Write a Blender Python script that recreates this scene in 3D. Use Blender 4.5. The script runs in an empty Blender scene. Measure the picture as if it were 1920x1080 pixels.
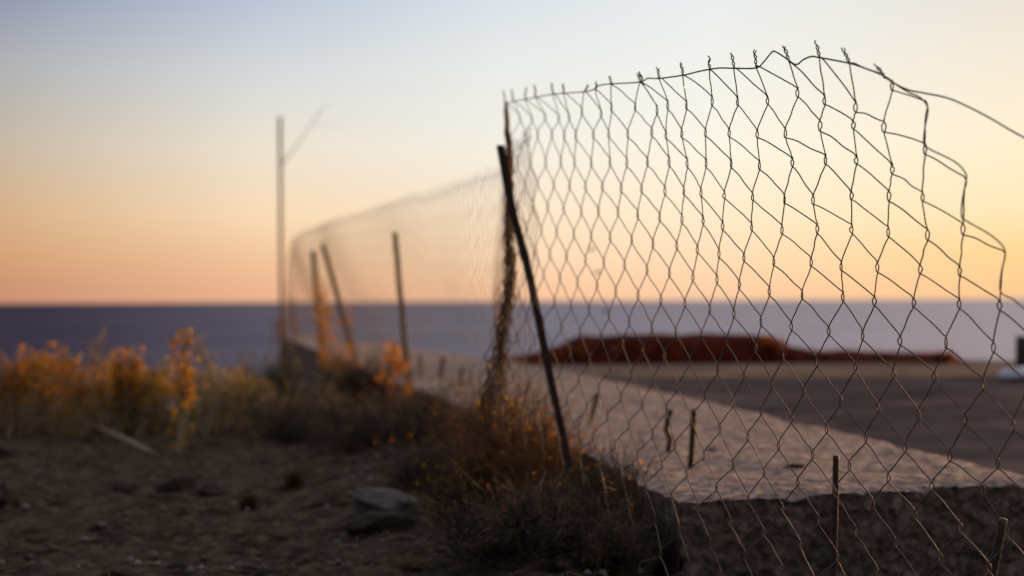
import bpy, math, random
from mathutils import Vector, Matrix, noise
import numpy as np

random.seed(11)
scene = bpy.context.scene
col = scene.collection
R = math.radians

# ------------------------------------------------------------------ camera
FPX = 1920 * 50.0 / 36.0
CAM_H = 0.75
cam_data = bpy.data.cameras.new('camera')
cam = bpy.data.objects.new('camera', cam_data)
col.objects.link(cam)
cam_data.lens = 50.0
cam_data.sensor_width = 36.0
cam_data.clip_start = 0.02
cam_data.clip_end = 400000.0
cam_data.dof.use_dof = True
cam_data.dof.focus_distance = 2.83
cam_data.dof.aperture_fstop = 2.1
cam_data.dof.aperture_blades = 0
ROLL = R(0.27)
CM = (Matrix.Translation((0, 0, CAM_H)) @ Matrix.Rotation(R(90 + 0.526), 4, 'X')
      @ Matrix.Rotation(-ROLL, 4, 'Z'))
cam.matrix_world = CM
scene.camera = cam


def P(px, py, d):
    """world point seen at a photo pixel, d metres along the view axis"""
    return CM @ Vector(((px - 960) / FPX * d, (540 - py) / FPX * d, -d))


def G(px, py, z=0.0):
    """world point where the line of sight meets height z"""
    o = CM.translation
    v = P(px, py, 1.0) - o
    return o + v * ((z - o.z) / v.z)


# ------------------------------------------------------------------ sky and sun
SUN_AZ, SUN_EL = R(39), R(3.5)
world = bpy.data.worlds.new('World')
scene.world = world
world.use_nodes = True
nt = world.node_tree
nt.nodes.clear()


def N(t, tree=None, **kw):
    n = (tree or nt).nodes.new(t)
    for k, v in kw.items():
        setattr(n, k, v)
    return n


def srgb(r, g, b):
    f = lambda c: (c / 12.92 if c <= 0.04045 else ((c + 0.055) / 1.055) ** 2.4)
    return (f(r / 255), f(g / 255), f(b / 255), 1)


L = nt.links.new
geo = N('ShaderNodeTexCoord')
sep = N('ShaderNodeSeparateXYZ')
L(geo.outputs['Generated'], sep.inputs[0])


def math_node(op, a, b=None):
    n = N('ShaderNodeMath', operation=op)
    for i, v in enumerate((a, b)):
        if v is None:
            continue
        if isinstance(v, (int, float)):
            n.inputs[i].default_value = v
        else:
            L(v, n.inputs[i])
    return n.outputs[0]


elev = math_node('ARCSINE', sep.outputs['Z'])
elev_n = math_node('DIVIDE', elev, R(40))
az = math_node('ARCTAN2', sep.outputs['X'], sep.outputs['Y'])


def ramp(stops, k=1.0):
    """colour by elevation in degrees"""
    n = N('ShaderNodeValToRGB')
    cr = n.color_ramp
    while len(cr.elements) < len(stops):
        cr.elements.new(0.5)
    for e, (deg, c) in zip(cr.elements, stops):
        e.position = max(0.0, min(1.0, deg / 40.0))
        e.color = tuple(x * k for x in srgb(*c)[:3]) + (1,)
    L(elev_n, n.inputs[0])
    return n.outputs[0]


sky_far = ramp([(0, (92, 84, 98)), (5, (104, 96, 110)), (14, (118, 116, 130)), (40, (172, 172, 178))])
sky_l = ramp([(0, (208, 146, 118)), (0.8, (208, 152, 118)), (1.8, (217, 164, 122)), (3.5, (219, 179, 140)), (6.1, (203, 187, 168)),
              (9.1, (178, 180, 184)), (12, (141, 149, 177)), (16, (142, 148, 172)), (40, (172, 174, 184))])
sky_ml = ramp([(0, (240, 180, 146)), (0.6, (242, 186, 148)), (1.6, (246, 198, 156)), (3.5, (254, 223, 186)), (6.1, (242, 230, 212)),
               (9.1, (217, 221, 224)), (12, (190, 200, 218)), (16, (178, 188, 206)), (40, (180, 182, 190))])
sky_c = ramp([(0, (254, 198, 160)), (0.6, (255, 207, 168)), (1.8, (258, 222, 187)), (3.5, (258, 233, 205)), (6.1, (249, 243, 230)),
               (9.1, (239, 241, 237)), (12, (223, 230, 238)), (17, (206, 210, 216)), (40, (186, 188, 194))])
sky_mr = ramp([(0, (256, 206, 166)), (0.6, (258, 214, 174)), (1.8, (262, 227, 191)), (3.5, (262, 240, 208)), (6.1, (257, 250, 234)),
               (9.1, (247, 247, 241)), (12, (238, 242, 243)), (17, (218, 218, 216)), (40, (190, 190, 194))])
sky_r = ramp([(0, (250, 202, 150)), (0.8, (252, 208, 152)), (1.8, (255, 216, 152)), (3.5, (260, 234, 190)), (6.1, (258, 242, 212)),
              (9.1, (248, 237, 219)), (12, (235, 229, 219)), (17, (220, 212, 202)), (40, (192, 190, 192))])
sky_sun = ramp([(0, (255, 214, 140)), (3, (255, 235, 170)), (8, (255, 238, 196)), (14, (244, 226, 206)), (40, (200, 194, 192))], 2.6)


def mix(fac, a, b):
    n = N('ShaderNodeMix', data_type='RGBA')
    if isinstance(fac, (int, float)):
        n.inputs['Factor'].default_value = fac
    else:
        L(fac, n.inputs['Factor'])
    L(a, n.inputs['A'])
    L(b, n.inputs['B'])
    return n.outputs['Result']


def band(a0, a1, kind='LINEAR'):
    n = N('ShaderNodeMapRange', interpolation_type=kind)
    L(az, n.inputs['Value'])
    n.inputs['From Min'].default_value = R(a0)
    n.inputs['From Max'].default_value = R(a1)
    return n.outputs[0]


c = mix(band(-75, -19.8), sky_far, sky_l)
c = mix(band(-19.8, -10), c, sky_ml)
c = mix(band(-10, -0.5), c, sky_c)
c = mix(band(-0.5, 8), c, sky_mr)
c = mix(band(8, 19.8), c, sky_r)
c = mix(band(19.8, 46, 'SMOOTHERSTEP'), c, sky_sun)
c = mix(band(52, 100, 'SMOOTHSTEP'), c, sky_far)
nish = N('ShaderNodeTexSky', sky_type='NISHITA')
nish.sun_disc = False
nish.sun_elevation = SUN_EL
nish.sun_rotation = SUN_AZ
nish_s = N('ShaderNodeMix', data_type='RGBA', blend_type='MULTIPLY')
nish_s.inputs['Factor'].default_value = 1.0
L(nish.outputs[0], nish_s.inputs['A'])
nish_s.inputs['B'].default_value = (0.1, 0.1, 0.1, 1)
c = mix(0.06, c, nish_s.outputs['Result'])
bg = N('ShaderNodeBackground')
bg.inputs['Strength'].default_value = 1.0
L(c, bg.inputs['Color'])
out = N('ShaderNodeOutputWorld')
L(bg.outputs[0], out.inputs[0])

sun_d = bpy.data.lights.new('sun', 'SUN')
sun_d.energy = 5.0
sun_d.angle = R(0.5)
sun_d.color = (1.0, 0.50, 0.17)
sun = bpy.data.objects.new('sun', sun_d)
col.objects.link(sun)
sd = Vector((math.sin(SUN_AZ) * math.cos(SUN_EL), math.cos(SUN_AZ) * math.cos(SUN_EL), math.sin(SUN_EL)))
sun.rotation_euler = sd.to_track_quat('Z', 'Y').to_euler()
sun.location = sd * 30

vs = scene.view_settings
vs.view_transform = 'Standard'
vs.look = 'None'
vs.gamma = 1
vs.exposure = 0.0
vs.use_curve_mapping = False
scene.cycles.use_denoising = True
scene.cycles.max_bounces = 6


# ------------------------------------------------------------------ helpers
class MB:
    def __init__(self):
        self.v, self.f = [], []

    def tube(self, pts, rad, sides=6, cap=True):
        pts = [Vector(p) for p in pts]
        n = len(pts)
        if n < 2:
            return
        if not hasattr(rad, '__len__'):
            rad = [rad] * n
        base = len(self.v)
        t0 = (pts[1] - pts[0]).normalized()
        u = t0.orthogonal().normalized()
        for i, p in enumerate(pts):
            a, b = pts[max(0, i - 1)], pts[min(n - 1, i + 1)]
            t = (b - a)
            if t.length < 1e-9:
                t = t0
            t = t.normalized()
            u = (u - t * u.dot(t))
            if u.length < 1e-6:
                u = t.orthogonal()
            u = u.normalized()
            w = t.cross(u)
            for k in range(sides):
                an = 2 * math.pi * k / sides
                self.v.append(p + (u * math.cos(an) + w * math.sin(an)) * rad[i])
        for i in range(n - 1):
            for k in range(sides):
                k2 = (k + 1) % sides
                self.f.append((base + i * sides + k, base + i * sides + k2, base + (i + 1) * sides + k2, base + (i + 1) * sides + k))
        if cap:
            self.f.append(tuple(base + k for k in reversed(range(sides))))
            self.f.append(tuple(base + (n - 1) * sides + k for k in range(sides)))

    def quad(self, c_, u, w):
        b = len(self.v)
        self.v += [c_ - u, c_ - w * 0.6, c_ + u, c_ + w]
        self.f.append((b, b + 1, b + 2, b + 3))

    def grid(self, fn, nu, nv):
        b = len(self.v)
        for i in range(nu + 1):
            for j in range(nv + 1):
                self.v.append(Vector(fn(i / nu, j / nv)))
        for i in range(nu):
            for j in range(nv):
                a = b + i * (nv + 1) + j
                self.f.append((a, a + nv + 1, a + nv + 2, a + 1))

    def prism(self, poly, z0, z1):
        b = len(self.v)
        n = len(poly)
        self.v += [Vector((x, y, z0)) for x, y in poly] + [Vector((x, y, z1)) for x, y in poly]
        self.f.append(tuple(b + n + i for i in range(n)))
        self.f.append(tuple(b + i for i in reversed(range(n))))
        for i in range(n):
            j = (i + 1) % n
            self.f.append((b + i, b + j, b + n + j, b + n + i))

    def sweep(self, pts, section):
        """section: list of (a, b) in a frame that stays roughly fixed"""
        pts = [Vector(p) for p in pts]
        n, m = len(pts), len(section)
        b0 = len(self.v)
        for i, p in enumerate(pts):
            t = (pts[min(n - 1, i + 1)] - pts[max(0, i - 1)]).normalized()
            u = Vector((1, 0, 0))
            u = (u - t * u.dot(t)).normalized()
            w = t.cross(u)
            for a, b in section:
                self.v.append(p + u * a + w * b)
        for i in range(n - 1):
            for k in range(m):
                k2 = (k + 1) % m
                self.f.append((b0 + i * m + k, b0 + i * m + k2, b0 + (i + 1) * m + k2, b0 + (i + 1) * m + k))
        self.f.append(tuple(b0 + k for k in reversed(range(m))))
        self.f.append(tuple(b0 + (n - 1) * m + k for k in range(m)))

    def build(self, name, mat_, parent=None, smooth=True, loc=None):
        me = bpy.data.meshes.new(name)
        o_ = Vector(loc) if loc is not None else Vector((0, 0, 0))
        me.from_pydata([tuple(v - o_) for v in self.v], [], self.f)
        me.update()
        if smooth:
            me.polygons.foreach_set('use_smooth', [True] * len(me.polygons))
        me.materials.append(mat_)
        ob = bpy.data.objects.new(name, me)
        col.objects.link(ob)
        ob.location = o_
        if parent is not None:
            ob.parent = parent
            ob.location = o_ - parent.location
        return ob


def tag(o, label=None, cat=None, group=None, kind=None):
    if label:
        o['label'] = label
    if cat:
        o['category'] = cat
    if group:
        o['group'] = group
    if kind:
        o['kind'] = kind
    return o


def thing(name, loc, label, cat, group=None):
    o = bpy.data.objects.new(name, None)
    o.empty_display_size = 0.05
    col.objects.link(o)
    o.location = loc
    return tag(o, label, cat, group)


def crom(pts, sub=4):
    pts = [Vector(p) for p in pts]
    out_ = []
    n = len(pts)
    for i in range(n - 1):
        p0, p1, p2, p3 = pts[max(0, i - 1)], pts[i], pts[i + 1], pts[min(n - 1, i + 2)]
        for s in range(sub):
            t = s / sub
            out_.append(0.5 * ((2 * p1) + (p2 - p0) * t + (2 * p0 - 5 * p1 + 4 * p2 - p3) * t * t + (3 * p1 - p0 - 3 * p2 + p3) * t ** 3))
    out_.append(pts[-1])
    return out_


def rnd(a, b):
    return random.uniform(a, b)


def jit(s):
    return Vector((rnd(-s, s), rnd(-s, s), rnd(-s, s)))


# ------------------------------------------------------------------ materials
def material(name, c1, c2=None, rough=0.8, scale=20.0, bump=0.0, bscale=60.0, metallic=0.0, c3=None, s3=4.0, spec=0.5, sss=None, contrast=(0.35, 0.65), big=None, bigs=3.2):
    m = bpy.data.materials.new(name)
    m.use_nodes = True
    t = m.node_tree
    bs = t.nodes['Principled BSDF']
    bs.inputs['Roughness'].default_value = rough
    bs.inputs['Metallic'].default_value = metallic
    bs.inputs['Specular IOR Level'].default_value = spec
    lk = t.links.new
    tc = t.nodes.new('ShaderNodeTexCoord')
    if c2 is None:
        bs.inputs['Base Color'].default_value = (*c1, 1)
    else:
        nz = t.nodes.new('ShaderNodeTexNoise')
        nz.inputs['Scale'].default_value = scale
        nz.inputs['Detail'].default_value = 8
        nz.inputs['Roughness'].default_value = 0.65
        lk(tc.outputs['Object'], nz.inputs['Vector'])
        cr = t.nodes.new('ShaderNodeValToRGB')
        cr.color_ramp.elements[0].position = contrast[0]
        cr.color_ramp.elements[1].position = contrast[1]
        cr.color_ramp.elements[0].color = (*c1, 1)
        cr.color_ramp.elements[1].color = (*c2, 1)
        lk(nz.outputs['Fac'], cr.inputs[0])
        res = cr.outputs[0]
        if c3 is not None:
            n3 = t.nodes.new('ShaderNodeTexNoise')
            n3.inputs['Scale'].default_value = s3
            n3.inputs['Detail'].default_value = 6
            lk(tc.outputs['Object'], n3.inputs['Vector'])
            r3 = t.nodes.new('ShaderNodeMapRange')
            r3.inputs['From Min'].default_value = 0.48
            r3.inputs['From Max'].default_value = 0.66
            lk(n3.outputs['Fac'], r3.inputs['Value'])
            mx = t.nodes.new('ShaderNodeMix')
            mx.data_type = 'RGBA'
            lk(r3.outputs[0], mx.inputs['Factor'])
            lk(res, mx.inputs['A'])
            mx.inputs['B'].default_value = (*c3, 1)
            res = mx.outputs['Result']
        if big is not None:         # broad stains with a shape of their own
            n4 = t.nodes.new('ShaderNodeTexNoise')
            n4.inputs['Scale'].default_value = bigs
            n4.inputs['Detail'].default_value = 7
            n4.inputs['Roughness'].default_value = 0.7
            lk(tc.outputs['Object'], n4.inputs['Vector'])
            r4 = t.nodes.new('ShaderNodeMapRange')
            r4.inputs['From Min'].default_value = 0.44
            r4.inputs['From Max'].default_value = 0.72
            r4.inputs['To Max'].default_value = 0.75
            lk(n4.outputs['Fac'], r4.inputs['Value'])
            m4 = t.nodes.new('ShaderNodeMix')
            m4.data_type = 'RGBA'
            lk(r4.outputs[0], m4.inputs['Factor'])
            lk(res, m4.inputs['A'])
            m4.inputs['B'].default_value = (*big, 1)
            res = m4.outputs['Result']
        lk(res, bs.inputs['Base Color'])
    if bump > 0:
        nb = t.nodes.new('ShaderNodeTexNoise')
        nb.inputs['Scale'].default_value = bscale
        nb.inputs['Detail'].default_value = 10
        nb.inputs['Roughness'].default_value = 0.7
        lk(tc.outputs['Object'], nb.inputs['Vector'])
        bp = t.nodes.new('ShaderNodeBump')
        bp.inputs['Strength'].default_value = bump
        bp.inputs['Distance'].default_value = 0.02
        lk(nb.outputs['Fac'], bp.inputs['Height'])
        lk(bp.outputs[0], bs.inputs['Normal'])
    if sss is not None:     # thin leaf: light passes through
        tr = t.nodes.new('ShaderNodeBsdfTranslucent')
        tr.inputs['Color'].default_value = (*sss, 1)
        ms = t.nodes.new('ShaderNodeMixShader')
        ms.inputs[0].default_value = 0.55
        lk(bs.outputs[0], ms.inputs[1])
        lk(tr.outputs[0], ms.inputs[2])
        lk(ms.outputs[0], t.nodes['Material Output'].inputs[0])
    return m


M = {}
M['dirt'] = material('dirt', (0.007, 0.0048, 0.004), (0.094, 0.063, 0.050), 0.95, 8, 1.0, 40, c3=(0.13, 0.088, 0.062), s3=18, spec=0.05, contrast=(0.40, 0.70), big=(0.11, 0.076, 0.060))
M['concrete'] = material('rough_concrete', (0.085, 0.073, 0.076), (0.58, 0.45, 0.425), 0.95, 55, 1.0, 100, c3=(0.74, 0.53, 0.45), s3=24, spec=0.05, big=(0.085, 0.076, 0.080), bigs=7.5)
M['concrete_face'] = material('shaded_stained_concrete', (0.095, 0.073, 0.062), (0.27, 0.205, 0.175), 0.95, 60, 1.0, 90, c3=(0.38, 0.295, 0.255), s3=20, spec=0.05, big=(0.085, 0.064, 0.054))  # wall sides: stained concrete with a darker base that paints in the shade
M['asphalt'] = material('asphalt', (0.052, 0.043, 0.047), (0.108, 0.088, 0.092), 0.9, 3.0, 0.5, 60, c3=(0.155, 0.12, 0.11), s3=0.9, spec=0.0, big=(0.055, 0.046, 0.052))
M['tan'] = material('worn_pavement', (0.13, 0.092, 0.074), (0.25, 0.178, 0.143), 0.95, 2.0, 0.4, 40, spec=0.0)
M['red'] = material('red_earth', (0.026, 0.003, 0.002), (0.12, 0.018, 0.007), 0.95, 7, 0.7, 20, spec=0.1)
M['wire'] = material('rusty_wire', (0.105, 0.052, 0.040), (0.15, 0.118, 0.115), 0.65, 30, 0.2, 200, metallic=0.2)
M['wire_tan'] = material('rust_tan_wire', (0.12, 0.062, 0.028), (0.21, 0.125, 0.065), 0.6, 12)
M['rust_bunch'] = material('deep_rust_wire', (0.05, 0.022, 0.012), (0.14, 0.065, 0.035), 0.8, 40)
M['rust_bar'] = material('rusty_bar', (0.016, 0.010, 0.008), (0.075, 0.036, 0.018), 0.55, 40, 0.5, 150, metallic=0.2)
M['pole'] = material('weathered_pole', (0.20, 0.115, 0.042), (0.34, 0.205, 0.085), 0.85, 15, 0.4, 60)
M['stalk'] = material('dry_stalk', (0.24, 0.175, 0.115), (0.44, 0.34, 0.24), 0.85, 30)
M['twig'] = material('dry_twig', (0.012, 0.007, 0.0045), (0.22, 0.132, 0.080), 0.9, 11, contrast=(0.44, 0.72))
M['twig_tan'] = material('dry_tan_twig', (0.05, 0.024, 0.010), (0.38, 0.185, 0.07), 0.9, 14, contrast=(0.38, 0.68))
M['leaf_rust'] = material('dry_rust_leaf', (0.16, 0.056, 0.003), (0.45, 0.205, 0.010), 0.8, 14, sss=(0.61, 0.27, 0.010))
M['leaf_ochre'] = material('dry_ochre_leaf', (0.09, 0.062, 0.008), (0.30, 0.20, 0.018), 0.8, 14, sss=(0.42, 0.27, 0.02))
M['leaf_highlight'] = material('highlight_scrub_leaf', (0.07, 0.012, 0.003), (0.20, 0.050, 0.006), 0.8, 14, sss=(0.30, 0.075, 0.006))
M['leaf_brown'] = material('dry_brown_leaf', (0.04, 0.022, 0.010), (0.13, 0.065, 0.022), 0.85, 30, sss=(0.22, 0.09, 0.02))
M['leaf_green'] = material('olive_leaf', (0.035, 0.035, 0.012), (0.08, 0.07, 0.02), 0.8, 20, sss=(0.10, 0.09, 0.02))
M['straw'] = material('straw', (0.16, 0.115, 0.06), (0.30, 0.22, 0.12), 0.8, 30, sss=(0.25, 0.18, 0.08))
M['rock'] = material('grey_rock', (0.06, 0.053, 0.056), (0.17, 0.148, 0.152), 0.9, 12, 0.7, 40, spec=0.2)
M['rock_dark'] = material('dark_rock', (0.03, 0.022, 0.02), (0.08, 0.06, 0.05), 0.95, 14, 0.8, 40, spec=0.1)
M['pebble'] = material('pebble', (0.02, 0.014, 0.012), (0.24, 0.195, 0.185), 0.9, 2.2, spec=0.2)
M['plastic'] = material('pale_plastic', (0.42, 0.44, 0.52), (0.62, 0.63, 0.70), 0.5, 8)
M['dark'] = material('dark_wood', (0.02, 0.016, 0.015), (0.05, 0.04, 0.035), 0.9, 12, 0.4, 40)

# sea
sea_m = bpy.data.materials.new('sea_water')
sea_m.use_nodes = True
t = sea_m.node_tree
t.nodes.clear()
tc = N('ShaderNodeTexCoord', t)
mp = N('ShaderNodeMapping', t)
mp.inputs['Scale'].default_value = (0.35, 0.8, 1)
n1 = N('ShaderNodeTexNoise', t)
n1.inputs['Scale'].default_value = 0.35
n1.inputs['Detail'].default_value = 6
n2 = N('ShaderNodeTexNoise', t)
n2.inputs['Scale'].default_value = 0.012
n2.inputs['Detail'].default_value = 4
bp = N('ShaderNodeBump', t)
bp.inputs['Strength'].default_value = 1.0
bp.inputs['Distance'].default_value = 1.2
df = N('ShaderNodeBsdfDiffuse', t)
df.inputs['Color'].default_value = (0.022, 0.019, 0.044, 1)
gl = N('ShaderNodeBsdfGlossy', t)
gl.inputs['Roughness'].default_value = 0.33
gl.inputs['Color'].default_value = (0.67, 0.63, 0.74, 1)
ms = N('ShaderNodeMixShader', t)
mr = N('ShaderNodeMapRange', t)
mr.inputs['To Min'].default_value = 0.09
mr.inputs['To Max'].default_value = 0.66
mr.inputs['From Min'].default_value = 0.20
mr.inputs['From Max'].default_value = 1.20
mo = N('ShaderNodeOutputMaterial', t)
L2 = t.links.new
L2(tc.outputs['Object'], mp.inputs[0])
L2(mp.outputs[0], n1.inputs['Vector'])
L2(mp.outputs[0], n2.inputs['Vector'])
L2(n1.outputs['Fac'], bp.inputs['Height'])
L2(bp.outputs[0], gl.inputs['Normal'])
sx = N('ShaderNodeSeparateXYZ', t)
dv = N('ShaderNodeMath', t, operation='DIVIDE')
sm = N('ShaderNodeMapRange', t)  # gloss rises left to right, painting in the brighter water towards the sun
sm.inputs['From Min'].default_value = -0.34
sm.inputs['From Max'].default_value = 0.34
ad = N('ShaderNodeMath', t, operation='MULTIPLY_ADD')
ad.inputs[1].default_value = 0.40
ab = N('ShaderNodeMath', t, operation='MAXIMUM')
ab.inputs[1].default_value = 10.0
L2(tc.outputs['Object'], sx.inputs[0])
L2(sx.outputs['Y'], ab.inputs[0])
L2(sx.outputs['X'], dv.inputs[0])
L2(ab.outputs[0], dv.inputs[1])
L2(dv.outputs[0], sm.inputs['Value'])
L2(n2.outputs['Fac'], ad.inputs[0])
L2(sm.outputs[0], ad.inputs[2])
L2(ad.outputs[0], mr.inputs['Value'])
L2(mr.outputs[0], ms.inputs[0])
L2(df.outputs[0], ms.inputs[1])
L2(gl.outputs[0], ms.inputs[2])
L2(ms.outputs[0], mo.inputs[0])

mb = MB()
S_ = 150000.0
mb.grid(lambda u, v: (-S_ + 2 * S_ * u, -S_ + 2 * S_ * v, -14.0), 6, 6)
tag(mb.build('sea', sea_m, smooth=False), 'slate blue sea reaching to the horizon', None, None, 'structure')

# ------------------------------------------------------------------ plan of the raised strip
SLAB = 0.25
LEFT = [(3.55, 0.415), (4.68, 0.245), (6.67, -0.2), (8.6, -0.645), (12.0, -1.40), (16.0, -2.29), (20.6, -3.31)]
RIGHT = [(3.90, 1.50), (6.5, 1.07), (8.9, 0.63), (12.4, -0.14), (16.6, -1.62), (20.8, -2.80)]


def interp(tab, y):
    if y <= tab[0][0]:
        (a, b), (c_, d_) = tab[0], tab[1]
    elif y >= tab[-1][0]:
        (a, b), (c_, d_) = tab[-2], tab[-1]
    else:
        for i in range(len(tab) - 1):
            if tab[i][0] <= y <= tab[i + 1][0]:
                (a, b), (c_, d_) = tab[i], tab[i + 1]
                break
    return b + (d_ - b) * (y - a) / (c_ - a)


def ground_z(x, y):
    """the lie of the land: level, falling away seaward"""
    edge = 9.6 + 0.5 * noise.noise(Vector((x * 0.4, 3.1, 0)))
    wl = interp(LEFT, max(3.55, min(20.6, y)))
    z = 0.0
    if y > edge:
        d = y - edge
        z -= min(d * 0.16, 0.4) + 0.42 * max(0.0, d - 1.0)
    z -= 0.35 * max(0.0, abs(x) - 70)
    z = max(z, -19.0)
    # heap of soil and litter against the wall
    dl = wl - x
    if -0.3 < dl < 1.6 and y > 3.2:
        z += 0.07 * math.exp(-((dl - 0.25) / 0.35) ** 2)
    v = Vector((x, y, 0))
    near = 1.0 if (abs(x) < 8 and 1 < y < 14) else 0.4
    z += 0.030 * noise.noise(v * 1.3) + near * (0.020 * noise.noise(v * 4.2) + 0.018 * noise.noise(v * 9 + Vector((7, 3, 1))) + 0.012 * noise.noise(v * 22))
    return z


def axis(lo, hi, step, far, grow=1.22):
    a = [lo + i * step for i in range(int((hi - lo) / step) + 1)]
    s, x = step, a[-1]
    while x < far:
        s *= grow
        x += s
        a.append(x)
    s, x = step, lo
    pre = []
    while x > -far:
        s *= grow
        x -= s
        pre.append(x)
    return list(reversed(pre)) + a


xs = axis(-4.2, 1.7, 0.034, 120)
ys = axis(2.8, 9.8, 0.036, 120)
mb = MB()
for x in xs:
    for y in ys:
        mb.v.append(Vector((x, y, ground_z(x, y))))
ny = len(ys)
for i in range(len(xs) - 1):
    for j in range(ny - 1):
        a = i * ny + j
        mb.f.append((a, a + ny, a + ny + 1, a + 1))
tag(mb.build('ground', M['dirt']), 'dark stony soil', None, None, 'structure')


def rough(p, amp=1.0):
    q = Vector(p)
    n_ = noise.noise_vector(q * 14.0) * 0.0025 + noise.noise_vector(q * 45.0) * 0.0034 + noise.noise_vector(q * 3.0) * 0.007
    return n_ * amp


def slab_point(x, y, z):
    q = Vector((x, y, z))
    l, r = interp(LEFT, y), interp(RIGHT, y)
    fr = 3.55 + 0.35 * (x - 0.415) / 1.085
    e = min(x - l, r - x, max(0.0, (y - fr)))
    p = q + rough(q)
    if z > SLAB - 0.06:
        chip = max(0.0, noise.noise(q * 6.0) - 0.05) * 0.035 + max(0.0, noise.noise(q * 17.0)) * 0.016
        k = max(0.0, 1 - e / 0.045)
        p.z -= (chip + 0.004) * k * max(0.0, 1 - (SLAB - z) / 0.06)
    return p


mb = MB()
NY = 330
yy = [0.0] * (NY + 1)
for i in range(NY + 1):
    yy[i] = (i / NY) ** 2.1


def slab_xy(u, v):
    """u: left to right, v: front to far end"""
    yf = 3.55 + 0.35 * u
    y = yf + (20.7 - yf) * (v ** 2.1)
    xl, xr = interp(LEFT, y), interp(RIGHT, y)
    if v == 0:
        xl, xr = 0.415, 1.50
    # the skewed front blends into a square section
    xr += (0.045 * noise.noise(Vector((y * 1.7, 0, 5))) + 0.02 * noise.noise(Vector((y * 6, 0, 9)))) * min(1.0, v * 20)
    return (xl + (xr - xl) * u) if v > 0 else 0.415 + 1.085 * u, y


mb.grid(lambda u, v: slab_point(*slab_xy(u, v), SLAB), 84, NY)
wall = tag(mb.build('concrete_wall', M['concrete']), 'long low wide concrete wall with rough broken edges beside the fence', 'wall')
mb = MB()
mb.grid(lambda u, v: slab_point(*slab_xy(0, v), SLAB - (SLAB + 4.5) * (1 - u) ** 3), 70, NY)
mb.grid(lambda u, v: slab_point(*slab_xy(1, v), SLAB - 3.5 * u ** 2), 24, NY)
mb.grid(lambda u, v: slab_point(*slab_xy(u, 0), SLAB - 0.9 * v) + noise.noise_vector(Vector((u * 38, 3, v * 32))) * 0.009 + noise.noise_vector(Vector((u * 85, 7, v * 70))) * 0.006, 200, 130)
mb.grid(lambda u, v: slab_point(*slab_xy(u, 1), SLAB - 4.5 * v), 20, 40)
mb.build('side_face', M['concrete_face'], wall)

# road and pavement beyond it
mb = MB()
strip = [(interp(RIGHT, y) - 0.06, y) for y in (3.96, 5, 6.5, 7.5, 8.9, 9.8)]
road = [(1.52, 3.94), (3.5, 4.9), (9, 6.0), (9, 9.4), (5.0, 9.5), (2.5, 9.75)] + list(reversed(strip))[0:]
mb.prism(road, -1.5, SLAB - 0.035)
tag(mb.build('road', M['asphalt'], smooth=False), 'dark worn asphalt', None, None, 'structure')
mb = MB()
strip2 = [(interp(RIGHT, y) + 0.012, y) for y in (9.8, 11, 12.4)]
pav = [(2.5, 9.752), (5.0, 9.502), (9, 9.402), (9, 10.2), (5.2, 11.6), (3.6, 12.6), (0, 12.6)] + list(reversed(strip2))
mb.prism(pav, -3.0, SLAB - 0.03)
tag(mb.build('pavement', M['tan'], smooth=False), 'pale tan worn surface', None, None, 'structure')

# red bank on the far edge of the pavement
prof = [(905, 676), (960, 669), (1010, 660), (1050, 645), (1092, 629), (1180, 626), (1300, 627), (1400, 627), (1440, 630), (1480, 648),
        (1515, 655), (1600, 657), (1700, 660), (1760, 661), (1790, 672), (1850, 684)]
D_BANK = 12.0


def bank(u, v):
    i = u * (len(prof) - 1)
    k = min(int(i), len(prof) - 2)
    px = prof[k][0] + (prof[k + 1][0] - prof[k][0]) * (i - k)
    py = prof[k][1] + (prof[k + 1][1] - prof[k][1]) * (i - k)
    top = P(px, py, D_BANK + 0.15)
    base = SLAB - 0.04
    w = v * 2 - 1
    h = max(0.01, top.z - base) * max(0.0, 1 - abs(w) ** 3.2)
    p = Vector((top.x, D_BANK + 0.15 + w * 0.34, base + h))
    return p + noise.noise_vector(p * 5) * 0.018


mb = MB()
mb.grid(bank, 90, 22)
tag(mb.build('red_bank', M['red']), 'low dark red bank along the far edge of the pavement, before the sea', 'earth bank')

# pale bundle and a dark post at the right border
bp_ = G(1940, 712, SLAB - 0.03)
o = thing('plastic_bundle', bp_, 'pale bluish crumpled bundle lying on the pavement at the right border', 'bundle')


def bundle(u, v):
    a, b = u * 2 * math.pi, v * math.pi / 2
    p = Vector((0.22 * math.cos(a) * math.cos(b), 0.13 * math.sin(a) * math.cos(b), 0.015 + 0.07 * math.sin(b) ** 0.8))
    k = 1 + 0.28 * noise.noise(p * 9) + 0.12 * noise.noise(p * 24)
    return bp_ + Vector((p.x * k, p.y * k, p.z * k))


mb = MB()
mb.grid(bundle, 48, 16)
mb.build('sheet', M['plastic'], o)
mb = MB()
mb.grid(lambda u, v: bp_ + Vector((0.21 * math.cos(u * 6.2832), 0.12 * math.sin(u * 6.2832), 0.025 * v - 0.004)) * 1.0, 32, 2)
mb.build('base', M['dark'], o)
q0 = G(1936, 706, SLAB - 0.03)
mb = MB()
hh = 0.27
mb.sweep([q0 + Vector((0, 0.2, -0.02)), q0 + Vector((0.0, 0.2, hh * 0.5)), q0 + Vector((0.004, 0.2, hh))],
         [(-0.035, -0.03), (-0.025, -0.04), (0.025, -0.04), (0.035, -0.03), (0.035, 0.03), (0.025, 0.04), (-0.025, 0.04), (-0.035, 0.03)])
tag(mb.build('wooden_post', M['dark'], loc=q0), 'short dark stump standing behind the pale bundle', 'post')

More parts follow.
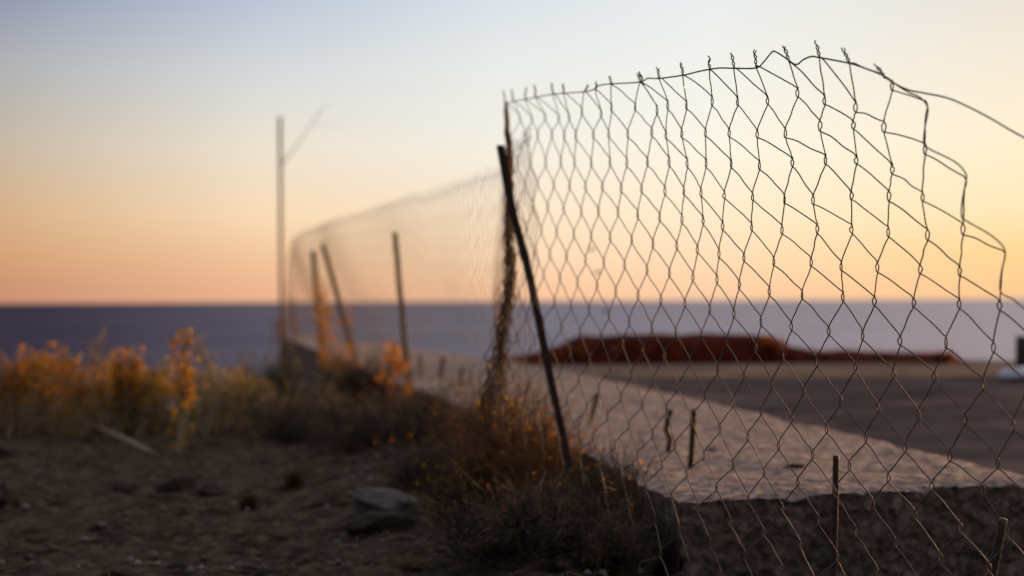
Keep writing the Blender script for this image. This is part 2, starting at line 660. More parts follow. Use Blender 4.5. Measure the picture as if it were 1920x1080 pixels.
# ------------------------------------------------------------------ the near fence
ROWS = {
 0: [(0,1331,132),(2,1377,129),(4,1418,125),(6,1481,118),(8,1537,109),(10,1594,120),(12,1660,147),(-2,1281,142),(-4,1236,147),(-6,1206,158),(-8,1201,156),(-10,1147,160),(-12,1117,170),(-14,1096,172),(-16,1057,175),(-18,1036,173),(-20,1004,183),(-22,985,188),(-24,963,190),(-26,947,193)],
 1: [(1,1383,190),(3,1439,188),(5,1496,173),(7,1546,188),(9,1604.5,200),(11,1673,160),(-1,1335,188),(-3,1287,197),(-5,1252,196),(-7,1232,206),(-9,1191,200),(-11,1146.5,202),(-13,1127,213),(-15,1091,208),(-17,1066.6,219),(-19,1047.6,221),(-21,1022,219),(-23,997.5,224),(-25,975,222)],
 2: [(12,1736,199),(10,1657,237),(8,1599.5,234),(6,1537,234),(4,1472,248.5),(2,1419.5,251),(0,1367,248.5),(-2,1322.5,248.5),(-4,1278,248.5),(-6,1248.6,254),(-8,1222,246),(-10,1177,251),(-12,1141,251),(-14,1112.6,251),(-16,1080,254),(-18,1058,254),(-20,1034.6,251),(-22,1008,251),(-24,986.7,251)],
 3: [(11,1734,278),(9,1673,317),(7,1606,300),(5,1548,299),(3,1486,304),(1,1424,309),(-1,1371,307),(-3,1324,305.5),(-5,1288.7,305),(-7,1255,303),(-9,1214,303),(-11,1175,303),(-13,1144,303),(-15,1108.5,305),(-17,1077,304),(-19,1051.7,304),(-21,1023,305),(-23,995,305)],
 4: [(12,1808,341),(10,1729,369),(8,1667,366),(6,1596,366),(4,1524.6,374),(2,1471,371.5),(0,1410.6,369),(-2,1357.7,366),(-4,1314,360.6),(-6,1282,358),(-8,1246.7,356.6),(-10,1203,354),(-12,1165,352.5),(-14,1129.7,350),(-16,1097.7,350),(-18,1068,347),(-20,1038,347),(-22,1008,344)],
 5: [(11,1806,428),(9,1738.6,439),(7,1665,434),(5,1597,429.7),(3,1532.7,428),(1,1465.8,429.7),(-1,1409,425),(-3,1355,423),(-5,1318.5,413.5),(-7,1278.4,409.4),(-9,1237,406.7),(-11,1195.8,401),(-13,1159,398.5),(-15,1122,397),(-17,1089.6,396),(-19,1057,390),(-21,1026.8,388)],
 6: [(12,1881,480),(10,1799.5,507),(8,1725,504),(6,1645.7,500),(4,1577.4,498.8),(2,1521,490.6),(0,1451,489),(-2,1395,482.5),(-4,1348,474.4),(-6,1308,467.6),(-8,1269,461),(-10,1224,457),(-12,1184.4,450),(-14,1143.8,444.6),(-16,1108.5,443),(-18,1076,439),(-20,1043.5,434),(-22,1015,431)],
 7: [(11,1875,572),(9,1798.7,569),(7,1713,566.5),(5,1639.7,563.8),(3,1580.7,555.6),(1,1504,551.6),(-1,1443,545),(-3,1386,532.6),(-5,1344,523),(-7,1299.5,519),(-9,1255.4,511),(-11,1213,505.5),(-13,1171,496),(-15,1132,492),(-17,1097.7,488),(-19,1062.5,480),(-21,1031,477)],
 8: [(10,1862,650),(8,1773.8,640.6),(6,1688,638),(4,1618,628),(2,1553.6,620),(0,1483.5,611),(-2,1427,601),(-4,1376,586.8),(-6,1330.7,578.7),(-8,1284,569),(-10,1239,561),(-12,1196.6,553),(-14,1154.6,545),(-16,1119.4,534),(-18,1082.8,528.6),(-20,1050,520),(-22,1019,515)],
 9: [(9,1844,719),(7,1752,705.6),(5,1674.4,700),(3,1603.7,688),(1,1532,677),(-1,1470,663.6),(-3,1417,651),(-5,1363,638),(-7,1315.8,627),(-9,1267,623),(-11,1222,613.5),(-13,1180,602.7),(-15,1142.4,591),(-17,1104.5,580),(-19,1071,573),(-21,1039.5,565)],
 10: [(10,1899,797.7),(8,1809,785.5),(6,1722,777),(4,1645.7,764),(2,1575.5,749),(0,1506,732.7),(-2,1447,719),(-4,1395,704),(-6,1345.6,692),(-8,1293,677),(-10,1245,665),(-12,1206,654),(-14,1167,643),(-16,1127.5,630)],
 11: [(9,1871,867),(7,1781,853),(5,1697,838),(3,1622.6,820.7),(1,1550,803),(-1,1484,785.5),(-3,1427,770.6),(-5,1374,754),(-7,1322,739.5),(-9,1271.6,724.6),(-11,1226,710),(-13,1184,699),(-15,1145,689)],
 12: [(8,1841,915),(6,1747,911),(4,1666,895),(2,1592,872),(0,1523,853),(-2,1460,835.6),(-4,1402,818),(-6,1349.6,803),(-8,1296,785),(-10,1249.4,765),(-12,1204.7,757),(-14,1164,746)],
 13: [(7,1799.5,988),(5,1716,964),(3,1637,944),(1,1564,921),(-1,1495.6,904),(-3,1432.5,884),(-5,1375,869),(-7,1320,852),(-9,1265,835)],
 14: [(6,1762,1044),(4,1681,1019.6),(2,1605,996.6),(0,1535,975),(-2,1467,953),(-4,1403,936),(-6,1344,912.6),(-8,1287,888)],
 15: [(3,1645.7,1071),(1,1570.6,1044),(-1,1501,1022),(-3,1433,999),(-5,1370,978),(-7,1310,954.6),(-9,1259,929)],
 16: [(-2,1467.7,1068),(-4,1397,1040),(-6,1333,1021),(-8,1275,996.5),(-10,1229,975)],
 17: [(-7,1293,1062),(-9,1238.6,1037)],
}
node = {}
for j, lst in ROWS.items():
    for b, x, y in lst:
        node[(b, j)] = (x, y)
ks = list(node)


def feats(b, j):
    b, j = b / 15.0, j / 10.0
    return [1, b, j, b * b, b * j, j * j, b ** 3, b * b * j, b * j * j, j ** 3]


A_ = np.array([feats(*k) for k in ks])
Y_ = np.array([node[k] for k in ks])
coef, *_ = np.linalg.lstsq(A_, Y_, rcond=None)
resid = Y_ - A_ @ coef
KS = np.array(ks, float)
LAST = 18


def node_px(b, j):
    if (b, j) in node:
        return node[(b, j)]
    base = np.array(feats(b, j)) @ coef
    d2 = ((KS[:, 0] - b) / 1.6) ** 2 + (KS[:, 1] - j) ** 2
    w = np.exp(-d2 / 8.0)
    r = (resid * w[:, None]).sum(0) / (w.sum() + 0.05)
    return tuple(base + r)


def node_depth(b, j):
    return 2.95 - 0.049 * b + 0.0010 * max(0.0, -b - 6) ** 2 + 0.012 * math.sin(b * 0.9 + j * 0.35) + (0.02 * math.sin(j * 0.8) if b < -8 else 0)


def NP(b, j):
    x, y = node_px(b, j)
    return P(x, y, node_depth(b, j))


FWD = (CM.to_3x3() @ Vector((0, 0, -1)))
RGT = (CM.to_3x3() @ Vector((1, 0, 0)))
UP = Vector((0, 0, 1))

post_pts = [(938, 272), (949, 335), (962, 398), (977, 455), (990, 505), (1004, 570), (1018, 640), (1032, 710), (1047, 780), (1058, 832), (1068, 882)]
post_w = [P(x, y, 4.45) for x, y in post_pts]
post_w.append(post_w[-1] + (post_w[-1] - post_w[-4]).normalized() * 0.26)
fence_root = thing('wire_fence', P(1300, 1110, 3.2), 'torn rusty chain link fence in the foreground with a leaning black post', 'fence')

mesh = MB()
WR = 0.0013
rw = random.Random(5)
for k in range(-25, 13):
    pts = []
    if k % 2 == 0:
        bn = lambda j: k if j % 2 == 0 else k - 1
    else:
        bn = lambda j: k - 1 if j % 2 == 0 else k
    lastj = LAST + (0 if k % 2 == 0 else 0)
    if k < -9:
        lastj = 17 if k > -14 else 16
    for j in range(0, lastj + 1):
        b = bn(j)
        c_ = NP(b, j)
        left_wire = (b == k)           # this wire lies left of the boundary and hooks to its right
        sgn = 1 if left_wire else -1
        hk = 0.0090 * rw.uniform(0.75, 1.3)
        ex = (0.0019 if b < 5 else 0.0026) * rw.uniform(0.5, 1.5)
        nx, nd = RGT * 0.75 - FWD * 0.66, -FWD * 0.75 - RGT * 0.66   # along the fence, out of the fence
        if j == 0:
            pts.append(c_ + UP * 0.002 + nd * 0.0018 * sgn)
            out_pt = pts[-1]
        else:
            pts.append(c_ + UP * hk * 0.85 + nd * 0.0019 * sgn)
            pts.append(c_ + UP * hk * 0.25 + nx * sgn * ex * 1.15)
            pts.append(c_ - UP * hk * 0.45 + nx * sgn * ex * 0.9 - nd * 0.001 * sgn)
            out_pt = c_ - UP * hk * 0.95 - nd * 0.0019 * sgn
            pts.append(out_pt)
        if j < lastj:
            n_ = NP(bn(j + 1), j + 1) + UP * 0.0085
            dv = n_ - out_pt
            diag = bn(j + 1) > b
            o1 = (UP * 0.0022 + nx * 0.0010) if diag else (-nx * 0.0009)
            pts.append(out_pt + dv * 0.10 + o1 * rw.uniform(0.2, 0.9))
            pts.append(out_pt + dv * rw.uniform(0.3, 0.4) + o1 * rw.uniform(0.3, 1.3) + RGT * rw.uniform(-.0008, .0008))
            pts.append(out_pt + dv * rw.uniform(0.6, 0.72) + o1 * rw.uniform(-0.2, 0.8) + RGT * rw.uniform(-.0008, .0008))
            pts.append(out_pt + dv * 0.92 + o1 * rw.uniform(-0.1, 0.3))
    mesh.tube(crom(pts, 3), WR, 6)
# edge wire, pulled straight where the neighbour has been torn off
edge = [(1662, 147, 2.362), (1700, 171, 2.34), (1724, 182, 2.325), (1737, 196, 2.32), (1740, 210, 2.315), (1734, 240, 2.315), (1732, 268, 2.31),
        (1742, 279, 2.305), (1790, 303, 2.29), (1811, 326, 2.285), (1810, 345, 2.28), (1804, 378, 2.28), (1803, 404, 2.275), (1810, 413, 2.27),
        (1858, 441, 2.26), (1882, 464, 2.255), (1884, 482, 2.25), (1877, 515, 2.25), (1875, 542, 2.245), (1882, 553, 2.24), (1900, 562, 2.235),
        (1925, 583, 2.225), (1960, 612, 2.21), (1958, 660, 2.2), (1952, 700, 2.2), (1990, 735, 2.19), (2030, 770, 2.18), (2025, 850, 2.18)]
mesh.tube(crom([P(*e) for e in edge], 4), WR, 6)
# twisted barbs along the top
BARB = {0: (1329, 104), 2: (1372, 99), 4: (1415, 93), 6: (1470, 86), 8: (1530, 76), 10: (1580, 90), 12: (1642, 120), -2: (1277, 117), -4: (1233, 126),
        -6: (1200, 134), -8: (1196, 137), -10: (1143, 142), -12: (1119, 152), -14: (1104, 158), -16: (1056, 157), -18: (1034, 156)}
for b in range(-26, 13, 2):
    x0, y0 = node_px(b, 0)
    x1, y1 = BARB.get(b, (x0 - rw.uniform(-3, 5), y0 - rw.uniform(20, 28)))
    d = node_depth(b, 0)
    a, e = P(x0, y0, d), P(x1, y1, d)
    ax = (e - a)
    for s in (0, 1):
        pts = []
        ln = 1.0 if s == 0 else rw.uniform(0.72, 1.0)
        tw = rw.uniform(1.3, 1.8)
        for i in range(15):
            q = i / 14 * ln
            an = q * tw * 2 * math.pi + s * math.pi
            rr = 0.0021 * (1 + (1.2 * max(0, q - 0.55) if s else 0.3 * q))
            pts.append(a + ax * q + RGT * rr * math.cos(an) + FWD * rr * math.sin(an))
        if s:
            pts[0] = a
        mesh.tube(pts, WR, 6)
mesh.build('wire_mesh', M['wire'], fence_root)

tw = [(945, 193), (985, 186), (1036, 177), (1096, 172), (1112, 168), (1125, 160), (1150, 157), (1200, 154), (1214, 147), (1236, 147), (1281, 141), (1310, 134), (1331, 130),
      (1350, 127.5), (1377, 128), (1417, 127.5), (1432, 116), (1446, 99), (1453, 96.5), (1472, 108), (1492, 121), (1506, 112), (1521, 106), (1537, 108), (1594, 119), (1630, 131),
      (1652, 139), (1680, 158), (1705, 169), (1730, 174), (1770, 182), (1800, 193), (1850, 218), (1900, 247), (1960, 280), (2060, 345), (2140, 420)]
r0 = sorted((node_px(b, 0)[0], node_depth(b, 0)) for b in range(-26, 13, 2))
pts = []
for x, y in tw:
    dd = float(np.interp(x, [a for a, _ in r0], [b for _, b in r0])) - (0.0004 * max(0, x - 1660))
    pts.append(P(x, y, dd - 0.003))
mb = MB()
mb.tube(crom(pts, 5), 0.0016, 6)
mb.build('tension_wire', M['wire'], fence_root)

# bunched-up edge of the mesh behind the post
mb = MB()
spine = [(949, 192, 3), (951, 235, 4), (956, 300, 6), (955, 370, 7), (953, 440, 8), (957, 500, 11), (952, 560, 13), (942, 620, 15), (932, 690, 18), (916, 760, 24), (902, 830, 32), (892, 900, 38)]
ss = [s[1] for s in spine]
for w_ in range(30):
    off = rw.gauss(0, 0.45)
    ph = rw.uniform(0, 7)
    wig = rw.uniform(0.2, 0.6)
    pts = []
    y = 192 + rw.uniform(0, 14)
    i = 0
    end = rw.uniform(760, 905) if w_ > 2 else 905
    while y < end:
        x = np.interp(y, ss, [s[0] for s in spine])
        hw = np.interp(y, ss, [s[2] for s in spine])
        lat = off * hw + (1 if i % 2 else -1) * wig * hw * 0.6 + rw.uniform(-1, 1)
        pts.append(P(x + lat, y, 4.62 + 0.05 * math.sin(ph + i) * hw / 15 + off * 0.02))
        y += rw.uniform(17, 25)
        i += 1
    mb.tube(crom(pts, 4), 0.0017, 5)
mb.build('bunched_mesh', M['rust_bunch'], fence_root)
# the post: an angle bar with tie wires
mb = MB()
a_ = 0.0125
mb.sweep(crom(post_w, 3), [(-a_, -a_), (a_, -a_), (a_, -a_ * 0.35), (-a_ * 0.3, -a_ * 0.35), (-a_ * 0.3, a_), (-a_, a_)])
post = mb.build('post', M['rust_bar'], fence_root, smooth=False)
tag(post, 'leaning black angle iron post')
mb = MB()
for tt in (3, 4.35, 6.2, 7.9, 9.3):
    i = int(tt)
    c_ = post_w[i].lerp(post_w[i + 1], tt - i)
    ax = (post_w[i + 1] - post_w[i]).normalized()
    u = ax.orthogonal().normalized()
    w2 = ax.cross(u)
    pts = []
    for q in range(28):
        an = q / 27 * 2 * math.pi * 2.3
        pts.append(c_ + ax * (q / 27 - 0.5) * 0.014 + (u * math.cos(an) + w2 * math.sin(an)) * 0.0185)
    pts.append(pts[-1] + jit(0.03))
    mb.tube(pts, 0.0016, 5)
mb.build('tie_wire', M['wire'], post)

# ------------------------------------------------------------------ the far fence
far_root = thing('wire_fence', Vector((-1.6, 13, SLAB)), 'blurred chain link fence running along the wall into the distance', 'fence')
mb = MB()
PLAN = [(4.5, 0.06), (5.2, -0.02), (6.0, -0.06), (7.5, -0.36), (8.6, -0.61), (12.0, -1.37), (16.0, -2.26), (20.5, -3.26)]
TOPZ = [(4.5, CAM_H + 0.52), (5.85, CAM_H + 0.545), (7.5, CAM_H + 0.575), (10, CAM_H + 0.655), (17, CAM_H + 0.83), (19, CAM_H + 0.80), (20.5, CAM_H + 0.58)]
RF = random.Random(3)
y = 4.5
k = 0
cell = 0.107
ws = []
while y < 20.4:
    ws.append(y)
    y += cell * 0.976
for k, y in enumerate(ws):
    top = interp(TOPZ, y) + RF.uniform(-.012, .012)
    nrow = int((top - SLAB) / 0.065) + 1
    pts = []
    for j in range(nrow):
        yo = y + (0.5 if (j % 2) else -0.5) * cell * 1.02
        sway = 0.02 * math.sin(j * 0.4 + y * 1.3)
        pts.append(Vector((interp(PLAN, yo) + sway, yo, top - 0.065 * j)))
    mb.tube(pts, 0.0019, 4, cap=False)
    mb.tube([pts[0], pts[0] + Vector((0, RF.uniform(-.01, .01), 0.03))], 0.0020, 4)
mb.build('wire_mesh', M['wire_tan'], far_root)
mb = MB()
mb.tube([Vector((interp(PLAN, y), y, interp(TOPZ, y) - 0.01 + 0.008 * math.sin(y * 3))) for y in np.arange(4.45, 20.5, 0.1)], 0.0012, 5)
mb.build('tension_wire', M['wire'], far_root)


def far_post(name, top, bot, d, r, parent, label):
    a, b = P(*bot, d), P(*top, d)
    b0 = a + (a - b).normalized() * 0.25
    mb = MB()
    pts = [b0.lerp(b, i / 8) + Vector((RF.uniform(-1, 1), 0, 0)) * r * 0.15 for i in range(9)]
    mb.sweep(pts, [(-r, -r), (r, -r), (r, -r * 0.2), (-r * 0.1, -r * 0.2), (-r * 0.1, r), (-r, r)])
    tag(mb.build(name, M['pole'], parent, smooth=False), label)


far_post('post', (740, 436), (768, 735), 8.3, 0.0155, far_root, 'nearest post, tilted to the left')
far_post('post', (606, 458), (664, 668), 11.4, 0.0205, far_root, 'post tilted strongly to the left')
far_post('post', (588, 470), (604, 650), 13.5, 0.026, far_root, 'upright post among orange weeds')
far_post('post', (548, 560), (552, 640), 17.0, 0.014, far_root, 'short post near the far end')

# tall pole at the far end of the wall
pb = P(528, 640, 19.8)
pole_root = thing('tall_pole', pb, 'tall thin pole at the far end of the wall with a slanting rod', 'pole')
mb = MB()
pts = [P(525 + 3 * i / 10, 219 + 421 * i / 10, 19.8) for i in range(11)]
pts.append(pts[-1] - UP * 0.4)
mb.tube(pts, [0.026] * 12, 10)
mb.build('shaft', M['pole'], pole_root)
mb = MB()
mb.tube([P(526, 312, 19.8), P(560, 268, 19.9), P(604, 204, 20.0)], [0.010, 0.008, 0.006], 8)
mb.tube([P(604, 204, 20.0), P(622, 190, 20.0)], 0.0025, 6)
mb.tube([P(586, 231, 20.0), P(612, 234, 20.0), P(640, 236, 20.0)], 0.0022, 6)
mb.build('slanting_rod', M['pole'], pole_root)

# ------------------------------------------------------------------ stakes


def stake(pts, d, r, label, ground=None, cap_bend=None):
    w = [P(x, y, d) for x, y in pts]
    if ground is not None:
        dirv = (w[-1] - w[-2]).normalized()
        if dirv.z < -0.2:
            w.append(w[-1] + dirv * ((w[-1].z - ground) / -dirv.z))
    loc = w[-1]
    mb = MB()
    dense = []
    for i in range(len(w) - 1):
        n_ = max(2, int((w[i + 1] - w[i]).length / 0.009))
        dense += [w[i].lerp(w[i + 1], q / n_) for q in range(n_)]
    dense.append(w[-1])
    rad = [r * (1.12 if i % 2 else 0.95) for i in range(len(dense))]   # ribs
    mb.tube(dense, rad, 10)
    return tag(mb.build('steel_stake', M['rust_bar'], loc=loc), label, 'stake', 'rusty steel stakes')


stake([(1567.5, 854), (1566, 960), (1562, 1100)], 3.15, 0.0068, 'straight black steel stake standing in front of the broken wall end', ground=0.0)
stake([(1881, 972), (1872, 1020), (1856, 1100)], 3.05, 0.0088, 'slanting black steel stake at lower right with sunlit orange edge', ground=0.0)
stake([(1301, 768), (1298.5, 822), (1295, 876)], 4.28, 0.0092, 'short straight black stake standing on the wall top', ground=SLAB - 0.02)
stake([(1259, 768), (1253, 784), (1249, 806), (1257, 822), (1252, 852)], 4.66, 0.009, 'short crooked stake beside the straight one on the wall top', ground=SLAB - 0.02)
stake([(1121, 736), (1115, 762), (1107, 792)], 5.85, 0.010, 'small leaning stake on the wall top right of the leaning post', ground=SLAB - 0.02)
stake([(832, 668), (829, 690), (824, 714)], 9.3, 0.016, 'leaning stub on the wall, middle of three blurred stubs', ground=SLAB - 0.02)
stake([(789, 668), (790, 690), (790, 706)], 9.4, 0.014, 'upright stub on the wall, leftmost of three blurred stubs', ground=SLAB - 0.02)
stake([(866, 690), (866, 705), (864, 722)], 8.4, 0.012, 'low stub on the wall, rightmost of three blurred stubs', ground=SLAB - 0.02)

# ------------------------------------------------------------------ plants
RP = random.Random(21)


def leaf_at(mb, c_, s, flat=0.6, slim=0.5):
    a = Vector((RP.gauss(0, 1), RP.gauss(0, 1), RP.gauss(0, flat))).normalized()
    b = a.orthogonal().normalized()
    b = Matrix.Rotation(RP.uniform(0, 6.28), 3, a) @ b
    mb.quad(c_, a * s, b * s * slim)


def weed(base, top_px, d, label, head='leaf_rust', head_len=0.35, spread=0.07, stems=5, leaves=120, size=0.012, group='dry weeds on the left', cat='weed', r=0.0045, low='leaf_ochre', simple=False):
    """dry upright weed; top_px gives where its head stands at depth d"""
    top = P(*top_px, d)
    base = Vector(base)
    root = thing('dry_weed', base, label, cat, group)
    st, hd, lo = MB(), MB(), MB()
    h = (top - base).length
    for s in range(stems):
        if not simple:
            st, hd = MB(), MB()
        e = top + Vector((RP.gauss(0, spread), RP.gauss(0, spread), -abs(RP.gauss(0, h * 0.13)) if s else 0))
        b0 = base + Vector((RP.gauss(0, 0.025), RP.gauss(0, 0.025), -0.02))
        mid = b0.lerp(e, 0.5) + Vector((RP.gauss(0, 0.03), RP.gauss(0, 0.03), 0))
        path = crom([b0, mid, e], 6)
        st.tube(path, [r * (1 - 0.7 * i / (len(path) - 1)) for i in range(len(path))], 5)
        tips = [(path[-1], 1.0)]
        for q in range(5):
            i = RP.randint(6, len(path) - 2)
            bs_ = min(0.045, 0.012 + spread)
            t_ = path[i] + Vector((RP.gauss(0, bs_), RP.gauss(0, bs_), RP.uniform(0.03, 0.11)))
            st.tube([path[i], path[i].lerp(t_, 0.5) + jit(0.01), t_], [r * 0.5, r * 0.4, r * 0.25], 4)
            tips.append((t_, 0.6))
        n_l = int(leaves / stems * 1.5)
        for q in range(n_l):
            if RP.random() < 0.45:
                t_, k_ = tips[RP.randrange(len(tips))]
                c_ = t_ + Vector((RP.gauss(0, 0.016), RP.gauss(0, 0.016), RP.gauss(-0.005, 0.016)))
            else:
                f = 1 - head_len * RP.random() ** 1.2
                i = min(len(path) - 1, int(f * (len(path) - 1)))
                c_ = path[i] + Vector((RP.gauss(0, 0.020), RP.gauss(0, 0.020), RP.gauss(0, 0.016)))
            leaf_at(hd, c_, size * RP.uniform(0.5, 1.3), 0.9)
        for q in range(leaves // stems // 2):
            f = RP.uniform(0.1, 1 - head_len * 0.6)
            i = int(f * (len(path) - 1))
            c_ = path[i] + Vector((RP.gauss(0, 0.035), RP.gauss(0, 0.035), RP.gauss(0, 0.02)))
            leaf_at(lo, c_, size * RP.uniform(0.5, 1.4), 1.5)
        if not simple:
            so = st.build('stem', M['stalk'], root)
            ho = hd.build('seed_head', M[head], so, smooth=False)
            ho.location = (0, 0, 0)
            ho.location = -root.location
            so.location = -root.location
            ho.location = (0, 0, 0)
    if simple:
        st.build('stems', M['stalk'], root)
        hd.build('foliage', M[head], root, smooth=False)
    lo.build('leaves', M[low], root, smooth=False)
    return root


def gz(p):
    return Vector((p.x, p.y, ground_z(p.x, p.y)))


# (top x, top y, base x, base y, label, head colour, stems, leaves, spread)
W = [
 (338, 632, 342, 852, 'tallest orange headed weed on a long bare stalk at the front of the weeds', 'leaf_rust', 3, 190, 0.022, 0.40, 0.013),
 (345, 700, 350, 800, 'short weed with glowing amber tip beneath the tallest orange head', 'leaf_ochre', 4, 120, 0.02, 0.5, 0.013),
 (372, 628, 425, 800, 'slender pinkish weed leaning left beside the tallest orange head', 'stalk', 4, 110, 0.03, 0.55, 0.010),
 (444, 668, 450, 802, 'small pinkish weed nearest the dark green shrub', 'stalk', 3, 70, 0.02, 0.35, 0.010),
 (58, 668, 40, 815, 'broad orange topped weed near the left border', 'leaf_rust', 9, 330, 0.095, 0.30, 0.013),
 (85, 672, 95, 812, 'orange topped weed with drooping brown head near the left border', 'leaf_rust', 5, 170, 0.05, 0.3, 0.013),
 (132, 672, 150, 815, 'orange weed with long sunlit leaves, third from the left border', 'leaf_rust', 6, 200, 0.045, 0.5, 0.013),
 (3, 702, 5, 815, 'orange weed cut by the left border', 'leaf_rust', 5, 130, 0.05, 0.4, 0.013),
 (170, 640, 190, 810, 'thin wispy stalk standing above the weeds on the left', 'leaf_brown', 2, 40, 0.015, 0.4, 0.008),
 (198, 628, 205, 810, 'two thin dark stalks rising highest left of the middle weeds', 'leaf_brown', 2, 50, 0.018, 0.45, 0.009),
 (232, 664, 225, 812, 'bushy rust coloured weed in the middle of the weeds', 'leaf_rust', 8, 300, 0.065, 0.42, 0.013),
 (250, 690, 262, 812, 'dense rust weed to the right of the bushy one', 'leaf_rust', 6, 190, 0.05, 0.4, 0.013),
 (297, 692, 292, 812, 'low weed with round amber head between bushy rust weed and tallest weed', 'leaf_ochre', 5, 190, 0.035, 0.35, 0.014),
]
for x, y, bx, by, lab, hd, stm, lv, sp, hl, sz in W:
    b = gz(G(bx, by, 0.0))
    weed(b, (x, y), b.y / 1.0, lab, hd, hl, sp, stm, int(lv * 1.35), sz * 1.2, r=0.0085 if stm <= 4 else 0.007)
for i in range(44):
    bx = RP.uniform(-40, 500)
    by = RP.uniform(772, 818)
    b = gz(G(bx, by, 0.0))
    d = b.y
    ht = RP.uniform(0.14, 0.30) * (1 if bx < 420 else 0.8)
    py = by - ht * FPX / d
    weed(b, (bx + RP.uniform(-20, 20), max(py, 690)), d, 'thin brown and olive dry weed filling the strip between the orange weeds', RP.choice(['leaf_ochre', 'leaf_brown', 'leaf_ochre', 'leaf_green']),
         0.55, 0.055, 5, 48, 0.012, group='low filler weeds on the left', low='leaf_brown', r=0.0068, simple=True)

SMALL = [(10, 690), (28, 682), (68, 690), (98, 686), (118, 678), (150, 702), (188, 694), (218, 676), (246, 684), (285, 704), (305, 712), (362, 716), (402, 712), (422, 716), (455, 716), (470, 728), (488, 722), (345, 730), (18, 728), (44, 708), (108, 700), (158, 742), (178, 716), (208, 698), (264, 724), (276, 742), (314, 722), (386, 706), (410, 726), (432, 712), (75, 740), (130, 728), (240, 745)]
for x, y in SMALL:
    b = gz(G(x + RP.uniform(-15, 15), RP.uniform(792, 818), 0.0))
    weed(b, (x, y), b.y, 'small orange headed weed standing among the larger ones on the left', RP.choice(['leaf_rust', 'leaf_ochre', 'leaf_rust']) if x < 330 else RP.choice(['leaf_ochre', 'leaf_green', 'leaf_ochre']), 0.32, 0.026, 2, 105, 0.0140,
         group='small weeds among the larger ones', r=0.006)
# weeds along the wall
WALLW = [
 (742, 645, 748, 800, 7.6, 'single weed with round orange head in front of the far wall', 'leaf_rust', 2, 230, 0.006, 0.16, 0.014),
 (600, 520, 610, 720, 12.3, 'tall dark orange weed crowding the upright far post', 'leaf_rust', 5, 260, 0.04, 0.75, 0.020),
 (622, 575, 640, 720, 12.0, 'reddish orange weed right of the upright far post', 'leaf_rust', 5, 240, 0.05, 0.7, 0.018),
 (640, 645, 655, 740, 11.0, 'short glowing orange weed under the strongly tilted post', 'leaf_rust', 5, 180, 0.04, 0.6, 0.016),
 (528, 585, 540, 690, 17.5, 'pinkish weed at the foot of the tall pole', 'leaf_brown', 5, 170, 0.06, 0.7, 0.026),
 (556, 640, 600, 790, 11.0, 'bare pale weed leaning left below the far wall end', 'stalk', 3, 40, 0.03, 0.4, 0.012),
 (655, 600, 668, 700, 11.2, 'small dark weed head beside the strongly tilted post', 'leaf_brown', 3, 90, 0.015, 0.3, 0.014),
 (560, 720, 575, 815, 8.6, 'low olive weed at the right end of the weeds', 'leaf_green', 6, 150, 0.06, 0.6, 0.014),
 (640, 745, 640, 815, 7.9, 'low olive weed in the shade of the wall', 'leaf_green', 6, 150, 0.07, 0.6, 0.014),
]
for x, y, bx, by, d, lab, hd, stm, lv, sp, hl, sz in WALLW:
    b = P(bx, by, d)
    b.z = min(b.z, max(ground_z(b.x, b.y), b.z - 0.6))
    weed(b, (x, y), d, lab, hd, hl, sp, stm, lv, sz, group='weeds along the wall', r=0.006, low='leaf_brown')


def shrub(name, base, radius, height, ntwig, nleaf, label, cat, leafmat, twigmat='twig', lsize=0.012, tr=0.003, group=None, lean=Vector((0, 0, 0)), tipleaf=0.6):
    base = Vector(base)
    root = thing(name, base, label, cat, group)
    tw_, lf = MB(), MB()
    for i in range(ntwig):
        a = RP.uniform(0, 6.283)
        rr = radius * math.sqrt(RP.random())
        b0 = base + Vector((math.cos(a), math.sin(a) * 0.75, 0)) * rr * 0.55 + Vector((0, 0, -0.03))
        out_ = Vector((math.cos(a), math.sin(a) * 0.75, 0)) * radius * RP.uniform(0.2, 1.0)
        h = height * RP.uniform(0.35, 1.0) * (1 - 0.45 * (rr / radius) ** 2)
        e = base + out_ + lean * h + Vector((0, 0, h))
        mid = b0.lerp(e, 0.5) + Vector((RP.gauss(0, .22), RP.gauss(0, .22), RP.gauss(0.15, .2))) * radius * 0.45
        path = crom([b0, mid, e + jit(radius * 0.15)], 5)
        tw_.tube(path, [tr * (1 - 0.75 * q / (len(path) - 1)) for q in range(len(path))], 4)
        for q in range(3):
            k_ = RP.randint(3, len(path) - 2)
            s_ = path[k_]
            e2 = s_ + Vector((RP.gauss(0, 1), RP.gauss(0, 1), RP.gauss(0.4, 0.7))) * radius * 0.22
            tw_.tube([s_, s_.lerp(e2, 0.5) + jit(radius * 0.04), e2], [tr * 0.5, tr * 0.4, tr * 0.2], 3)
            for z in range(nleaf // (ntwig * 4) + (1 if RP.random() < (nleaf / (ntwig * 4)) % 1 else 0)):
                leaf_at(lf, s_.lerp(e2, RP.uniform(0.3, 1.1)) + jit(lsize), lsize * RP.uniform(0.5, 1.3), 1.0)
        for z in range(nleaf // (ntwig * 4)):
            k_ = min(len(path) - 1, int((1 - tipleaf * RP.random()) * (len(path) - 1)))
            leaf_at(lf, path[k_] + jit(lsize * 1.6), lsize * RP.uniform(0.5, 1.3), 1.0)
    tw_.build('twigs', M[twigmat], root)
    if nleaf:
        lf.build('foliage', M[leafmat], root, smooth=False)
    return root


def on_ground(px, py):
    return gz(G(px, py, 0.0))


